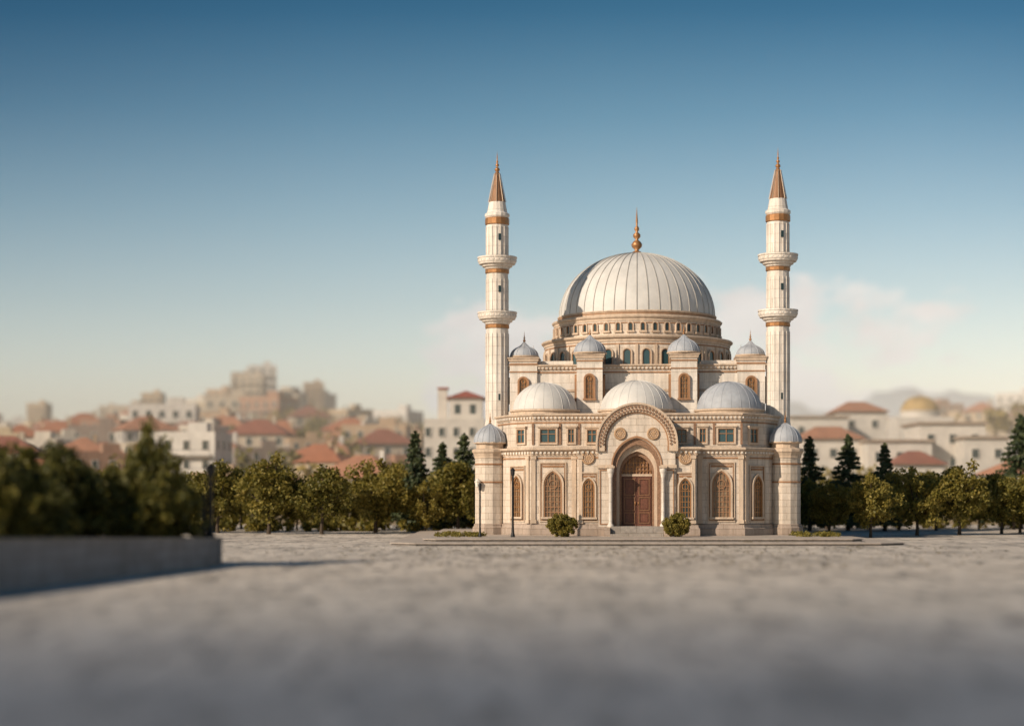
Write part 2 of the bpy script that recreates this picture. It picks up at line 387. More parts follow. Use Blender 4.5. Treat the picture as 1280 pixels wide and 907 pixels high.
ring(PORT,apath(1.5,.9,4.56,.35,n),apath(1.58,.9,4.6,.35,n),yp-.06,yp+.01,'tan')
plate(PORT,apath(.97,.9,4.1,.28,n),.12,'carved')
for q in range(9):
    x=-.88+q*.22
    box(PORT,x-.02,x+.02,.04,.11,4.15,4.2+math.sqrt(max(0,1-(x/.95)**2))*1.0,'gold')
for z in (4.35,4.6,4.85): box(PORT,-.9*(5.6-z)/1.3,.9*(5.6-z)/1.3,.03,.1,z-.02,z+.02,'gold')
box(PORT,-.97,.97,-.02,.11,4.0,4.14,'trim')
for s in (-1,1):
    x0,x1=sorted((s*.02,s*.9)); box(PORT,x0,x1,.02,.1,.9,3.98,'wood')
    for za,zb in ((1.05,1.75),(1.85,2.7),(2.8,3.85)):
        rframe(PORT,x0+.1,x1-.1,za,zb,.05,-.03,.03,'bronze'); box(PORT,x0+.22,x1-.22,-.02,.03,za+.13,zb-.13,'wood')
    lathe(PORT,s*.1,-.02,[(0,2.2),(.035,2.22),(.035,2.4),(0,2.42)],8,'gold')
for i in range(4):
    box(PORT,-1.62,1.62,yp-.32*(4-i)-.25,.5-.01*i,B0-.05+ (0 if i==0 else .15*i),B0+.15*(i+1),'kerb')
for s in (-1,1):
    x0,x1=sorted((s*1.63,s*2.0)); box(PORT,x0,x1,yp-1.5,yp-.12,B0,.82,'plinth')
box(W,-3.4,3.4,.95,5.4,5.7,PZ(519,1),'stone')
DM=Geo()
def based(cx,cy,r,z0,h,ribs=20,key='lead'):
    lathe(DM,cx,cy,[(r+.12,z0-.45),(r+.12,z0-.12),(r+.22,z0-.08),(r+.22,z0+.02),(r+.02,z0+.05)],48,'trim',False)
    dome(DM,cx,cy,r,z0+.03,h,key,ribs,key,rw=.02,rh=.015)
for s in (-1,1):
    yy=3.4; based(s*PX(115,yy),yy,PX(40,yy),PZ(513,yy),PX(35,yy),key='leadpale' if s<0 else 'lead')  # lit left and shaded right side put into the two dome colours
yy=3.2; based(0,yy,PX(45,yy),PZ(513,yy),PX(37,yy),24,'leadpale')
yb=5.5; bt=PZ(462,yb)
Pb=[(-8.3,yb),(8.3,yb),(8.3,20),(-8.3,20)]
loft(W,Pb,[(0,7.9),(0,bt)],'marble',False); cornice(W,Pb,bt,.36,.2)
loft(W,Pb,[(0,9.6),(.05,9.62),(.05,9.75),(0,9.78)],'trim',False)
def tower(cx,cy,hw,z0,z1,capr,caph,fin,yf=None):
    P=[(cx-hw,cy-hw),(cx+hw,cy-hw),(cx+hw,cy+hw),(cx-hw,cy+hw)]
    loft(W,P,[(.08,z0),(.08,z0+.3),(0,z0+.35),(0,z1-.3)],'marble',False)
    cornice(W,P,z1-.3,.3,.16,den=False)
    loft(W,P,[(0,z1-1.0),(.04,z1-1.0),(.04,z1-.92),(0,z1-.92)],'tan',False)
    lathe(DM,cx,cy,[(hw*.98,z1),(capr,z1+.04),(capr+.03,z1+.1),(capr,z1+.14)],32,'trim',False)
    dome(DM,cx,cy,capr-.04,z1+.12,caph,'lead',12,'lead',n=32,rw=.025,rh=.02,point=.35)
    finial(DM,cx,cy,z1+.1+caph+.2,fin)
    for a,b_ in (((cx-hw,cy-hw),(cx+hw,cy-hw)),((cx+hw,cy-hw),(cx+hw,cy+hw)),((cx-hw,cy+hw),(cx-hw,cy-hw))):
        Mw=facet(a,b_)
        window(WIN,Mw,0,z1-2.9,z1-1.65,.26,.0,fk='tan',lk='gold',bars=2,t=.12)
for s in (-1,1):
    y1=5.0; tower(s*PX(59,y1-.9),y1,PX(16,y1),8.0,PZ(443,y1),PX(21,y1),PX(17,y1),PX(16,y1))
    y1=6.2; tower(s*PX(142,y1-.9),y1,PX(17,y1),8.0,PZ(447,y1),PX(18.5,y1),PX(13,y1),PX(16,y1))
    y1=19.4; tower(s*7.6,y1,.95,8.0,PZ(447,6.2),1.05,.8,.9)
    box(W,min(s*4.2,s*6.6),max(s*4.2,s*6.6),yb+.3,yb+2,bt+.3,bt+.62,'marble')
yd=13.0
r1=PX(115,yd); r2=PX(103,yd); r3=PX(97,yd)
za=bt+.3; zb=PZ(430,yd); zcq=PZ(405,yd)
c1=ngon(0,yd,r1,72); loft(W,c1,[(0,za-.5),(0,zb-.3)],'stone',False)
loft(W,c1,[(0,zb-.35),(.06,zb-.33),(.06,zb-.2),(.22,zb-.08),(.24,zb),(.18,zb+.06),(-.4,zb+.12)],'trim',True)
loft(W,c1,[(0,zb-.55),(.03,zb-.55),(.03,zb-.46),(0,zb-.46)],'tan',False)
c2=ngon(0,yd,r2,72); loft(W,c2,[(.05,zb-.1),(.05,zb+.22),(0,zb+.25),(0,zcq-.25)],'stone',False)
loft(W,c2,[(0,zcq-.32),(.05,zcq-.3),(.05,zcq-.18),(.16,zcq-.08),(.18,zcq),(.1,zcq+.06),(-.5,zcq+.1)],'trim',True)
loft(W,c2,[(0,zcq-.48),(.03,zcq-.48),(.03,zcq-.41),(0,zcq-.41)],'tan',False)
c3=ngon(0,yd,r3,72); loft(W,c3,[(.05,zcq+.02),(.05,zcq+.3),(.12,zcq+.34),(.12,zcq+.42),(-.1,zcq+.46)],'trim',True)
loft(W,c3,[(.05,zcq+.2),(.08,zcq+.2),(.08,zcq+.27),(.05,zcq+.27)],'tan',False)
nw=32
for k in range(nw):
    a=2*math.pi*(k+.5)/nw-math.pi/2
    M=radial(0,yd,r1,a); hh_=zb-.55-za
    window(WIN,M,0,za+.12,za+hh_*.62,.27,0,fk='trim',pk='tealpane',lk='tan',t=.08,dep=.12,bars=0)
    M2=radial(0,yd,r1,a+math.pi/nw); box(WIN,-.09,.09,-.09,.02,za-.1,zb-.55,'trim',M2)
nw=44
for k in range(nw):
    a=2*math.pi*(k+.5)/nw-math.pi/2
    M=radial(0,yd,r2,a)
    window(WIN,M,0,zb+.42,zb+.42+(zcq-zb)*.28,.16,0,fk='trim',pk='glass',lk='tan',t=.06,dep=.1,bars=0)
dz=zcq+.44; dome(DM,0,yd,r3,dz,PZ(317,yd)-dz,'leadpale',44,'ribpale',n=128,rw=.04,rh=.035)
finial(DM,0,yd,PZ(319,yd),PX(60,yd))
MN=Geo()
for s in (-1,1):
    yc=3.3; cx=s*PX(184,yc); r=PX(19,yc)
    P=ngon(cx,yc,r,12,math.pi/12)
    loft(W,P,[(.16,B0-.1),(.16,.75),(.08,.85),(.08,.95),(0,1.0)],'plinth',False); loft(W,P,[(0,1.0),(0,5.2)],'stone',False)
    for zz in (3.6,4.75): loft(W,P,[(0,zz),(.04,zz+.02),(.04,zz+.1),(0,zz+.12)],'tan',False)
    loft(W,P,[(0,5.2),(.05,5.2),(.05,5.32),(.12,5.5),(.2,5.6),(.2,5.74),(.1,5.8),(-.2,5.86)],'trim',True)
    dentils(W,P,.05,5.34,5.46,.2,.1,.07,'tan')
    loft(W,P,[(-.08,5.8),(-.08,6.1),(.1,6.16),(.1,6.24),(-.1,6.26)],'trim',True)
    dome(DM,cx,yc,r+.08,6.22,PX(21,yc),'lead',16,'lead',n=32,rw=.025,rh=.02,point=.2)
    finial(DM,cx,yc,6.22+PX(21,yc)+.15,.8)
    ym=5.6; mx=s*PX(175,ym); k=1/S(ym); z=lambda py:PZ(py,ym); R=14.2*k
    nm=16
    lathe(MN,mx,ym,[(R*1.25,B0),(R*1.25,z(540)),(R*1.12,z(532)),(R*1.08,z(528)),(R*1.03,z(524)),(R*1.0,z(412))],nm,'marble',False)
    for q in range(nm):
        a=2*math.pi*q/nm
        M=radial(mx,ym,R*1.0,a); box(MN,-.03,.03,-.035,.02,z(522),z(416),'marble',M)
        M=radial(mx,ym,R*.98,a); box(MN,-.025,.025,-.025,.02,z(388),z(348),'marble',M); box(MN,-.025,.025,-.025,.02,z(318),z(282),'marble',M)
    def balcony(pt,pb):
        b0=z(pb); b1=z(pt); hB=b1-b0
        lathe(MN,mx,ym,[(R,b0-.25),(R+.05,b0-.22),(R+.05,b0-.02),(R,b0)],nm,'gold',False)
        lathe(MN,mx,ym,[(R,b0),(R+.08,b0+.05),(R+.1,b0+.14),(R+.25,b0+.2),(R+.28,b0+.3),(R+.45,b0+.36),(R+.48,b0+.46),(R+.52,b0+.5),(R+.52,b1-.12),(R+.57,b1-.1),(R+.57,b1),(R+.45,b1),(R+.45,b1-.4),(R*.9,b1-.42)],24,'marble',False)
        for q in range(24):
            M=radial(mx,ym,(R+.52)*math.cos(math.pi/24),2*math.pi*(q+.5)/24); box(MN,-.08,.08,-.03,.0,b0+.56,b1-.18,'marble',M)
    lathe(MN,mx,ym,[(R*.98,z(412)),(R*.98,z(345))],nm,'marble',False)
    lathe(MN,mx,ym,[(R*.97,z(345)),(R*.97,z(278))],nm,'marble',False)
    balcony(389,405); balcony(320,336)
    lathe(MN,mx,ym,[(R*.98,z(280)),(R*1.08,z(279)),(R*1.08,z(272)),(R*1.0,z(271))],nm,'gold',False)
    lathe(MN,mx,ym,[(R*1.0,z(271)),(R*1.1,z(269)),(R*1.1,z(266)),(R*.9,z(264)),(R*.82,z(258)),(R*.72,z(250))],nm,'marble',False)
    lathe(MN,mx,ym,[(R*.74,z(251)),(R*.62,z(243)),(R*.22,z(215)),(R*.12,z(212))],nm,'bronze',False)
    for q in range(8):
        a=2*math.pi*q/8; vs=[]
        for rr,zz in ((R*.76,z(251)),(R*.24,z(215))):
            for t in (-.02,.02): vs.append((mx+rr*math.cos(a)-math.sin(a)*t,ym+rr*math.sin(a)+math.cos(a)*t,zz))
            vs.append((mx+(rr+.04)*math.cos(a),ym+(rr+.04)*math.sin(a),zz))
        MN.add(vs,[(0,3,5,2),(2,5,4,1)],'trim')
    finial(MN,mx,ym,z(216),z(187)-z(216))
    for pz in (500,365,300):
        M=radial(mx,ym,R,-math.pi/2+.3); box(MN,-.09,.09,-.03,.02,z(pz),z(pz-8),'glass',M)
for s in (-1,):
    yc=3.3; cx=s*PX(196,yc); M=Matrix.Translation((cx-.1,yc-1.15,3.3))
    box(WIN,-.03,.03,0,.5,.5,.55,'iron',M); lathe(WIN,0,0,[(0,0),(.12,.05),(.17,.35),(.2,.4),(.05,.55),(0,.62)],8,'lampglass',False,M)
W.build('walls',mosque); WIN.build('windows',mosque); PORT.build('portal',mosque); DM.build('domes',mosque); MN.build('minarets',mosque)

# ================================================================ GROUND etc
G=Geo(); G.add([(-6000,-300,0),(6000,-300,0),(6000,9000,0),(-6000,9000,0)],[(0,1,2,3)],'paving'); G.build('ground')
G=Geo()
P=[(-6.9,99.4),(-5.4,97.8),(20.5,97.8),(22.2,99.4),(22.2,134),(-6.9,134)]
loft(G,P,[(-.08,-.1),(-.08,.10)],'kerbdark',False); loft(G,P,[(-.08,.10),(0,.101),(0,.14),(-.02,.15)],'slab',True)
P=[(-5.2,102.2),(-4.4,101.2),(19.6,101.2),(20.4,102.2),(20.4,133),(-5.2,133)]
loft(G,P,[(-.08,.12),(-.08,.25)],'kerbdark',False); loft(G,P,[(-.08,.25),(0,.251),(0,.29),(-.02,.30)],'slab',True); G.build('stone_platform')

G=Geo()
a=(-11.7,71.0);b_=(-14.9,51.0);c_=(-18.4,28.0)
def wallseg(p,q,h0,h1,t=.45):
    d=Vector((q[0]-p[0],q[1]-p[1])).normalized(); nx,ny=d.y,-d.x
    vs=[]
    for (x,y,h) in ((p[0],p[1],h0),(q[0],q[1],h1)):
        for o,zz in ((0,-.1),(t,-.1),(t,h),(0,h)): vs.append((x+nx*o,y+ny*o,zz))
    G.add(vs,[(0,4,7,3),(1,2,6,5),(3,7,6,2),(0,3,2,1),(4,5,6,7)],'wallgrey')
    vs=[]
    for (x,y,h) in ((p[0],p[1],h0),(q[0],q[1],h1)):
        for o,zz in ((-.05,h+.002),(t+.05,h+.002),(t+.05,h+.11),(-.05,h+.11)): vs.append((x+nx*o,y+ny*o,zz))
    G.add(vs,[(0,4,7,3),(1,2,6,5),(3,7,6,2),(0,3,2,1),(4,5,6,7)],'kerb')
wallseg(a,b_,.98,1.42); wallseg(b_,c_,1.42,1.75)
wallseg((-60,71.02),(-11.72,71.02),.9,.975)
G.build('retaining_wall')
G=Geo(); G.add([(-60,30,.7),(-18.6,30,.9),(-15.3,51,.9),(-12.1,70.9,.8),(-60,70.9,.8)],[(0,1,2,3,4)],'soil'); G.build('planting_bed')

def hillh(X,Y):
    A=np.interp(X,[-250,-116,-85,-68,-52,-40,-20,0,60,80,116,250],[14,14.5,16,18.5,19.5,18.5,15,10,10,14.5,19,23])
    t=np.clip((Y-165)/235,0,1)
    return A*t**.9-.3+np.clip((Y-400)/600,0,1)*6+np.sin(X*.07)*np.cos(Y*.05)*.6*t
xs=np.linspace(-420,420,90); ys=np.concatenate([np.linspace(150,420,40),np.linspace(450,1200,14)])
vs=[(float(x),float(y),float(hillh(x,y))) for y in ys for x in xs]; nx=len(xs)
fs=[(r*nx+i,r*nx+i+1,(r+1)*nx+i+1,(r+1)*nx+i) for r in range(len(ys)-1) for i in range(nx-1)]
G=Geo(); G.add(vs,fs,'hillside',True); G.build('hill_terrain')
xs=np.linspace(-2500,2500,220); vs=[];fs=[]
for i,x in enumerate(xs):
    h=148+9*math.sin(x*.0082+1.2)+9*math.sin(x*.019)+7*math.sin(x*.037+2)+4*math.sin(x*.09)
    h*=np.interp(x,[-2500,-300,300,500,700,900,2500],[.5,.5,.9,1.04,1.08,1.0,1.0])
    vs+=[(x,2900,-5),(x,3150,h*1.12),(x,3700,-5)]
for i in range(len(xs)-1):
    for j in range(2): fs.append((i*3+j,(i+1)*3+j,(i+1)*3+j+1,i*3+j+1))
G=Geo(); G.add(vs,fs,'mountainhaze',True); G.build('mountains')

# ---------------------------------------------------------------- houses
def house_mesh(name,w,d,storeys,roof,wall='plaster',tile='tiles'):
    G=Geo(); fh=3.0; h=storeys*fh
    box(G,-w/2,w/2,-d/2,d/2,-7,h,wall)
    for side in range(3):
        L=w if side==0 else d
        M=[I4,Matrix.Rotation(math.pi/2,4,'Z'),Matrix.Rotation(-math.pi/2,4,'Z')][side]@Matrix.Translation((0,-(d/2 if side==0 else w/2),0))
        k=max(2,int(L/2.6))
        for s in range(storeys):
            for i in range(k):
                x=-L/2+(i+.5)*L/k; z=s*fh+1.0
                plate(G,[(x-.5,z),(x+.5,z),(x+.5,z+1.4),(x-.5,z+1.4)],-.02,'glass',M)
                rframe(G,x-.6,x+.6,z-.1,z+1.5,.12,-.1,.01,'whitewall',M)
            if roof!='hip' and side==0 and s>0: 
                box(G,-L/2+.5,L/2-.5,-1.1,.0,s*fh-.1,s*fh+.05,'whitewall',M); rframe(G,-L/2+.5,L/2-.5,s*fh+.05,s*fh+.95,.06,-1.1,-1.04,'iron',M)
    if roof=='hip':
        o=.6; rh=min(w,d)*.34; q=max(0,(w-d)/2)
        vs=[(-w/2-o,-d/2-o,h),(w/2+o,-d/2-o,h),(w/2+o,d/2+o,h),(-w/2-o,d/2+o,h),(-q-.01,0,h+rh),(q+.01,0,h+rh)]
        G.add(vs,[(0,1,5,4),(1,2,5),(2,3,4,5),(3,0,4),(3,2,1,0)],tile)
        box(G,w*.2,w*.2+.7,-.35,.35,h+rh*.3,h+rh+.6,wall)
    else:
        for (x0,x1,y0,y1) in ((-w/2,w/2,-d/2,-d/2+.25),(-w/2,w/2,d/2-.25,d/2),(-w/2,-w/2+.25,-d/2+.25,d/2-.25),(w/2-.25,w/2,-d/2+.25,d/2-.25)):
            box(G,x0,x1,y0,y1,h+.001,h+.8,wall)
        box(G,-w/2+.26,w/2-.26,-d/2+.26,d/2-.26,h,h+.06,'roofflat'); box(G,w*.05,w*.3,-1,1.6,h+.05,h+2.4,wall)
    return G.mesh(name)
HM=[]
for i in range(8): HM.append(('hip',house_mesh('house',random.uniform(9,15),random.uniform(8,12),random.choice([1,2,2]),'hip')))
for i in range(6): HM.append(('flat',house_mesh('apartment',random.uniform(9,17),random.uniform(8,11),random.choice([2,3,3]),'flat')))
TALL=[house_mesh('apartment_tower',random.uniform(9,12),9,k,'flat') for k in (4,5,7)]
def put(me,name,X,Y,z,rot=0,sc=1):
    ob=bpy.data.objects.new(name,me); scene.collection.objects.link(ob); ob.location=(X,Y,z); ob.rotation_euler=(0,0,rot)
    ob.scale=sc if hasattr(sc,'__len__') else (sc,sc,sc); return ob
tree_spots=[]
Y=192
while Y<418:
    X=-.36*Y-15+random.uniform(0,6)
    while X<.36*Y+15:
        px=640+X/Y*F
        z=float(hillh(X,Y-4))
        keep=not(505<px<625 and Y<235)and not(1000<px<1270 and Y<240)
        if px>980 and Y<300: keep=keep and random.random()<.8
        sc=random.uniform(.5,.8)
        if keep and random.random()<.86:
            kind,me=random.choice(HM[:8]*4+HM[8:]*4)
            if Y>375 and 180<px<430 and random.random()<.4: me=random.choice(TALL); kind='tower'; sc=random.uniform(.42,.56)
            elif Y>375 and random.random()<.2 and px<560: me=random.choice(TALL); kind='tower'; sc=random.uniform(.34,.46)
            put(me,{'hip':'tiled_house','flat':'apartment_block','tower':'apartment_block'}[kind],X,Y+random.uniform(-3,3),z,random.gauss(0,.35),sc)
        else: tree_spots.append((X,Y,z))
        if random.random()<.3: tree_spots.append((X+4,Y-5,z))
        X+=random.uniform(7.5,11.5)
    Y+=random.uniform(11,14)
for px,sc in ((305,.60),(328,.66),(392,.48)):
    X=wx(px,412); put(TALL[2],'apartment_block',X,412,float(hillh(X,410)),.15,sc)
for px,py in ((1118,532),(1182,530),(1245,520),(1262,515),(1280,512)): tree_spots.append((wx(px,290),290.0,wz(py,290)-3.5))
e=bpy.data.objects.new('domed_hall',None); scene.collection.objects.link(e); Yd=285; Xd=wx(1150,Yd); e.location=(Xd,Yd,0)
G=Geo(); zt=wz(522,Yd); box(G,-4.5,4.5,-4,4,4,zt,'whitewall'); lathe(G,0,0,[(3.2,zt),(3.2,zt+.8),(3.4,zt+.9),(3.4,zt+1.05)],24,'whitewall',False); G.build('walls',e)
G=Geo(); dome(G,0,0,3.1,zt+1.0,2.5,'golddome',12,'golddome',n=32); finial(G,0,0,zt+3.4,1.0); G.build('dome',e)
def wh(px0,px1,py,Yb,dep,G,key='whitewall',z0=-1):
    x0,x1=wx(px0,Yb),wx(px1,Yb); z1=wz(py,Yb); box(G,x0,x1,Yb,Yb+dep,z0,z1,key); return x0,x1,z1
G=Geo(); Yb=205
wh(530,606,523,Yb,9,G); x0,x1,z1=wh(561,603,497,Yb+1,7,G)
G.add([(x0-.4,Yb+.6,z1),(x1+.4,Yb+.6,z1),(x1+.4,Yb+8.4,z1),(x0-.4,Yb+8.4,z1),((x0+x1)/2,Yb+4.5,wz(485,Yb))],[(0,1,4),(1,2,4),(2,3,4),(3,0,4)],'redtile')
wh(547,559,485,Yb+1.5,1.5,G); box(G,wx(546,Yb),wx(560,Yb),Yb+1.3,Yb+3.2,wz(485,Yb),wz(483,Yb),'redtile')
for px in (535,552,570,590):
    for pz in (545,570): 
        M=Matrix.Translation((wx(px,Yb),Yb,wz(pz,Yb))); plate(G,[(-.3,0),(.3,0),(.3,1.0),(-.3,1.0)],-.02,'glass',M); rframe(G,-.4,.4,-.1,1.1,.1,-.1,.01,'whitewall',M)
for px in (572,591):
    M=Matrix.Translation((wx(px,Yb+1),Yb+1,wz(517,Yb+1))); plate(G,[(-.35,0),(.35,0),(.35,1.1),(-.35,1.1)],-.02,'glass',M)
G.build('white_house')
Yb=205
for (p0,p1,py,dy,dp,roof) in ((1150,1232,530,2,9,0),(1085,1165,552,0,7,0),(1205,1262,548,-2,8,0),(1005,1078,548,4,8,1),(990,1060,522,28,12,0),(1050,1108,514,34,10,1),(1120,1180,580,-6,6,1)):
    G=Geo(); x0,x1,z1=wh(p0,p1,py,Yb+dy,dp,G)
    if roof:
        ya,yb2=Yb+dy-.5,Yb+dy+dp+.5; ym_=(ya+yb2)/2
        G.add([(x0-.5,ya,z1),(x1+.5,ya,z1),(x1+.5,yb2,z1),(x0-.5,yb2,z1),(x0+2,ym_,z1+1.6),(x1-2,ym_,z1+1.6)],[(0,1,5,4),(1,2,5),(2,3,4,5),(3,0,4)],'tiles')
    else: box(G,x0-.3,x1+.3,Yb+dy-.3,Yb+dy+dp+.3,z1+.002,z1+.3,'roofflat')
    k=max(2,int((x1-x0)/2.2))
    for i in range(k):
        xx=x0+(i+.5)*(x1-x0)/k
        for zz in (z1-2.2,z1-5.0):
            M=Matrix.Translation((xx,Yb+dy,zz)); plate(G,[(-.4,0),(.4,0),(.4,1.0),(-.4,1.0)],-.02,'glass',M); rframe(G,-.5,.5,-.1,1.1,.1,-.1,.01,'whitewall',M)
    G.build('white_villa')

# ---------------------------------------------------------------- vegetation
def leaves(G,C,R,n,size,key,flat=1.0):
    C=np.asarray(C);R=np.asarray(R); k=len(C); N_=k*n
    d=rng.normal(size=(N_,3)); d/=np.linalg.norm(d,axis=1)[:,None]
    rad=np.repeat(R,n)*(rng.random(N_)**.45); d[:,2]*=flat
    p=np.repeat(C,n,axis=0)+d*rad[:,None]
    u=rng.normal(size=(N_,3)); u/=np.linalg.norm(u,axis=1)[:,None]
    w=np.cross(u,rng.normal(size=(N_,3))); w/=np.linalg.norm(w,axis=1)[:,None]
    s=(size*(.6+.8*rng.random(N_)))[:,None]
    q=np.stack([p-u*s,p+w*s*.55,p+u*s,p-w*s*.55],axis=1).reshape(-1,3)
    o=len(G.v); mi=G.k(key)
    G.v.extend(map(tuple,q.tolist())); G.f.extend([[o+4*i,o+4*i+1,o+4*i+2,o+4*i+3] for i in range(N_)])
    G.m.extend([mi]*N_); G.sm.extend([False]*N_)
def tube(G,pts,rad,key,n=7):
    vs=[];fs=[]
    for i,(p,r) in enumerate(zip(pts,rad)):
        p=Vector(p); d=(Vector(pts[min(i+1,len(pts)-1)])-Vector(pts[max(i-1,0)])).normalized()
        a=d.orthogonal().normalized(); b2=d.cross(a)
        for k in range(n):
            t=2*math.pi*k/n; vs.append(tuple(p+(a*math.cos(t)+b2*math.sin(t))*r))
    for i in range(len(pts)-1):
        for k in range(n): fs.append((i*n+k,i*n+(k+1)%n,(i+1)*n+(k+1)%n,(i+1)*n+k))
    G.add(vs,fs,key,True)
def round_tree(name,R=1.8,zc_=3.1,rz=1.6,key='leaf',nb=60,n=75,size=.12,trunk=True,jag=.25,cr=(.16,.30)):
    G=Geo(); C=[];RR=[]
    if trunk:
        tube(G,[(0,0,-.2),(.03,.02,.5),(-.04,.05,1.2),(.05,0,1.9)],[.16,.11,.09,.07],'bark')
    for i in range(nb):
        d=rng.normal(size=3); d/=np.linalg.norm(d); q=.68+.27*rng.random()
        if i%4==0: q*=.6
        k=1+jag*rng.normal()*.5
        c=np.array([d[0]*R*q*k,d[1]*R*q*k,zc_+d[2]*rz*q*k]); C.append(c); RR.append(R*rng.uniform(*cr))
        if trunk and i%7==0: tube(G,[(0,0,1.1+.5*rng.random()),tuple((c+np.array([0,0,1.6]))/2.0),tuple(c)],[.06,.04,.015],'bark',5)
    leaves(G,C,RR,n,size,key)
    return G.mesh(name)
RT=[round_tree('round_tree',2.0,2.75,1.8,'leaf',95,80,.12,True,j) for j in (.14,.2,.3,.24,.16)]
DT=[round_tree('dark_shrub',1.7,1.8,1.7,'leafdark',85,85,.12,True,.4) for i in range(3)]
BB=[round_tree('ball_bush',.92,.72,.72,'leaf',130,90,.055,False,.02,(.13,.2)) for i in range(2)]
def conifer(name,Hh=8,R=1.9):
    G=Geo(); tube(G,[(0,0,-.3),(0,0,Hh*.5),(0,0,Hh*.97)],[.2,.12,.03],'bark'); C=[];RR=[]
    z=.9
    while z<Hh:
        r=R*(1-z/Hh)**.8*rng.uniform(.75,1.15); k=max(3,int(9*r/R)+3)
        for i in range(k):
            a=rng.random()*6.28; rr=r*rng.uniform(.8,1.2)
            for t in (.35,.65,.95):
                C.append((rr*t*math.cos(a),rr*t*math.sin(a),z-.35*t*rr*.5)); RR.append(.14+.26*(1-t)+.08)
        z+=.38
    C.append((0,0,Hh)); RR.append(.15)
    leaves(G,C,RR,20,.14,'needle',.6); return G.mesh(name)
CT=[conifer('pine_tree',8,2.8),conifer('pine_tree',8,2.4)]
def plant(me,name,px,Y,s,sz=None,z=0):
    return put(me,name,wx(px,Y),Y,z,random.uniform(0,6.28),(s,s,sz or s))
px=-260
while px<600:
    s=random.choice([.8,.95,1.05,1.15,1.22])
    plant(random.choice(RT),'round_tree',px,131+random.uniform(-4,4),s,s*random.uniform(.8,1.05)); px+=random.uniform(36,60)*s
for px,Yt,s in ((1037,122,.82),(1088,117,.84),(1146,124,1.0),(1199,125,1.04),(1252,129,.95),(1275,133,.9),(1012,136,.8),(1300,128,1.0),(1350,129,1.1),(1400,127,1.),(1450,131,1.1)):
    plant(random.choice(RT),'round_tree',px,Yt,s)
px=-300
while px<1600:
    s=random.uniform(.7,1.05); plant(random.choice(RT),'round_tree',px,144+random.uniform(-5,4),s); px+=random.uniform(26,56)
for px,Yt,s in ((519,140,.98),(553,143,.88),(580,139,.95),(1012,138,.92),(1060,141,.95),(1106,139,.86),(1276,150,1.2)):
    plant(random.choice(CT),'pine_tree',px,Yt,s,s*1.0)
C=[];RR=[]
for i in range(520):
    C.append((rng.uniform(-70,85),151+rng.uniform(-1,1),rng.uniform(.2,2.0))); RR.append(rng.uniform(.5,.9))
for i in range(220):
    C.append((rng.uniform(-60,0),139+rng.uniform(-1.5,1.5),rng.uniform(.1,.9))); RR.append(rng.uniform(.3,.6))
G=Geo(); leaves(G,C,RR,40,.22,'leaf'); G.build('hedge')
for px,Yt,s,sz in ((22,68,1.15,1.12),(75,66,.95,1.05),(108,69,.8,.9),(-40,64,1.2,1.2),(-5,60,.9,.9),(50,61,.7,.7)):
    plant(random.choice(DT),'dark_shrub',px,Yt,s,sz,.75)
plant(DT[1],'dark_shrub',188,68,1.02,1.0,.75); plant(DT[2],'dark_shrub',183,69,.55,1.32,.8); plant(DT[0],'dark_shrub',216,69,.5,.6,.8); plant(DT[0],'dark_shrub',150,67,.6,.7,.8)
plant(BB[0],'ball_bush',703,106.5,1.0,1.0,.3); plant(BB[1],'ball_bush',846,106.5,.95,1.0,.3)
C=[];RR=[]
for (X,Y,z) in tree_spots:
    for k in range(7):
        C.append((X+rng.normal()*1.7,Y+rng.normal()*1.7,z+rng.uniform(.6,4.2))); RR.append(rng.uniform(.9,1.7))
G=Geo(); C=np.array(C);RR=np.array(RR); sel=(np.arange(len(C))//7)%3!=0
sel[-35:]=True
leaves(G,C[sel],RR[sel],28,.45,'leafgold'); leaves(G,C[~sel],RR[~sel],28,.45,'leaf'); G.build('distant_trees')
C=[];RR=[]
for i in range(60): C.append((rng.uniform(-4.6,-1.6),rng.uniform(106,112),.38)); RR.append(.2)
for i in range(60): C.append((rng.uniform(17.5,20),rng.uniform(106,112),.38)); RR.append(.2)
G=Geo(); leaves(G,C,RR,26,.07,'leaf'); G.build('ground_cover')
G=Geo(); vs=[]; fs=[]
for i in range(1500):
    Yt=rng.uniform(66,101); X=rng.normal(7,10); s=rng.uniform(.04,.11); a=rng.random()*6.28; z=.012 if Yt<97.6 else .165
    if 96.8<Yt<98.4: continue
    if Yt>98 and not(-5<X<20): continue
    o=len(vs); 
    for t in range(4): vs.append((X+s*math.cos(a+t*1.57)*(1.5 if t%2 else .8),Yt+s*math.sin(a+t*1.57)*1.4,z+rng.uniform(0,.05)))
    fs.append((o,o+1,o+2,o+3))
G.add(vs,fs,'litter'); G.build('fallen_leaves')

def lamp(name,X,Y,z0,h,double=False,k=1.0):
    e=bpy.data.objects.new(name,None); scene.collection.objects.link(e); e.location=(X,Y,z0)
    G=Geo(); lathe(G,0,0,[(.10*k,0),(.10*k,.12),(.075*k,.2),(.06*k,.5),(.055*k,.6),(.05*k,h-.5),(.06*k,h-.45),(.03*k,h-.4)],12,'iron')
    if double: lathe(G,-.24,0,[(.09,0),(.085,h*.6),(.0,h*.62)],10,'iron'); box(G,-.2,.0,-.02,.02,h*.45,h*.5,'iron')
    G.build('post',e)
    G=Geo(); lathe(G,0,0,[(.05*k,h-.42),(.08*k,h-.38),(.10*k,h-.1),(.12*k,h-.08),(.05,h+.04),(0,h+.1)],8,'iron',False); 
    G.build('lantern',e)
lamp('street_lamp',wx(263,70.0),70.0,1.05,2.95,True,2.0)
lamp('street_lamp',wx(641,106),106,.3,4.1,False,1.3)
lamp('street_lamp',wx(600,106),106,.3,3.2)

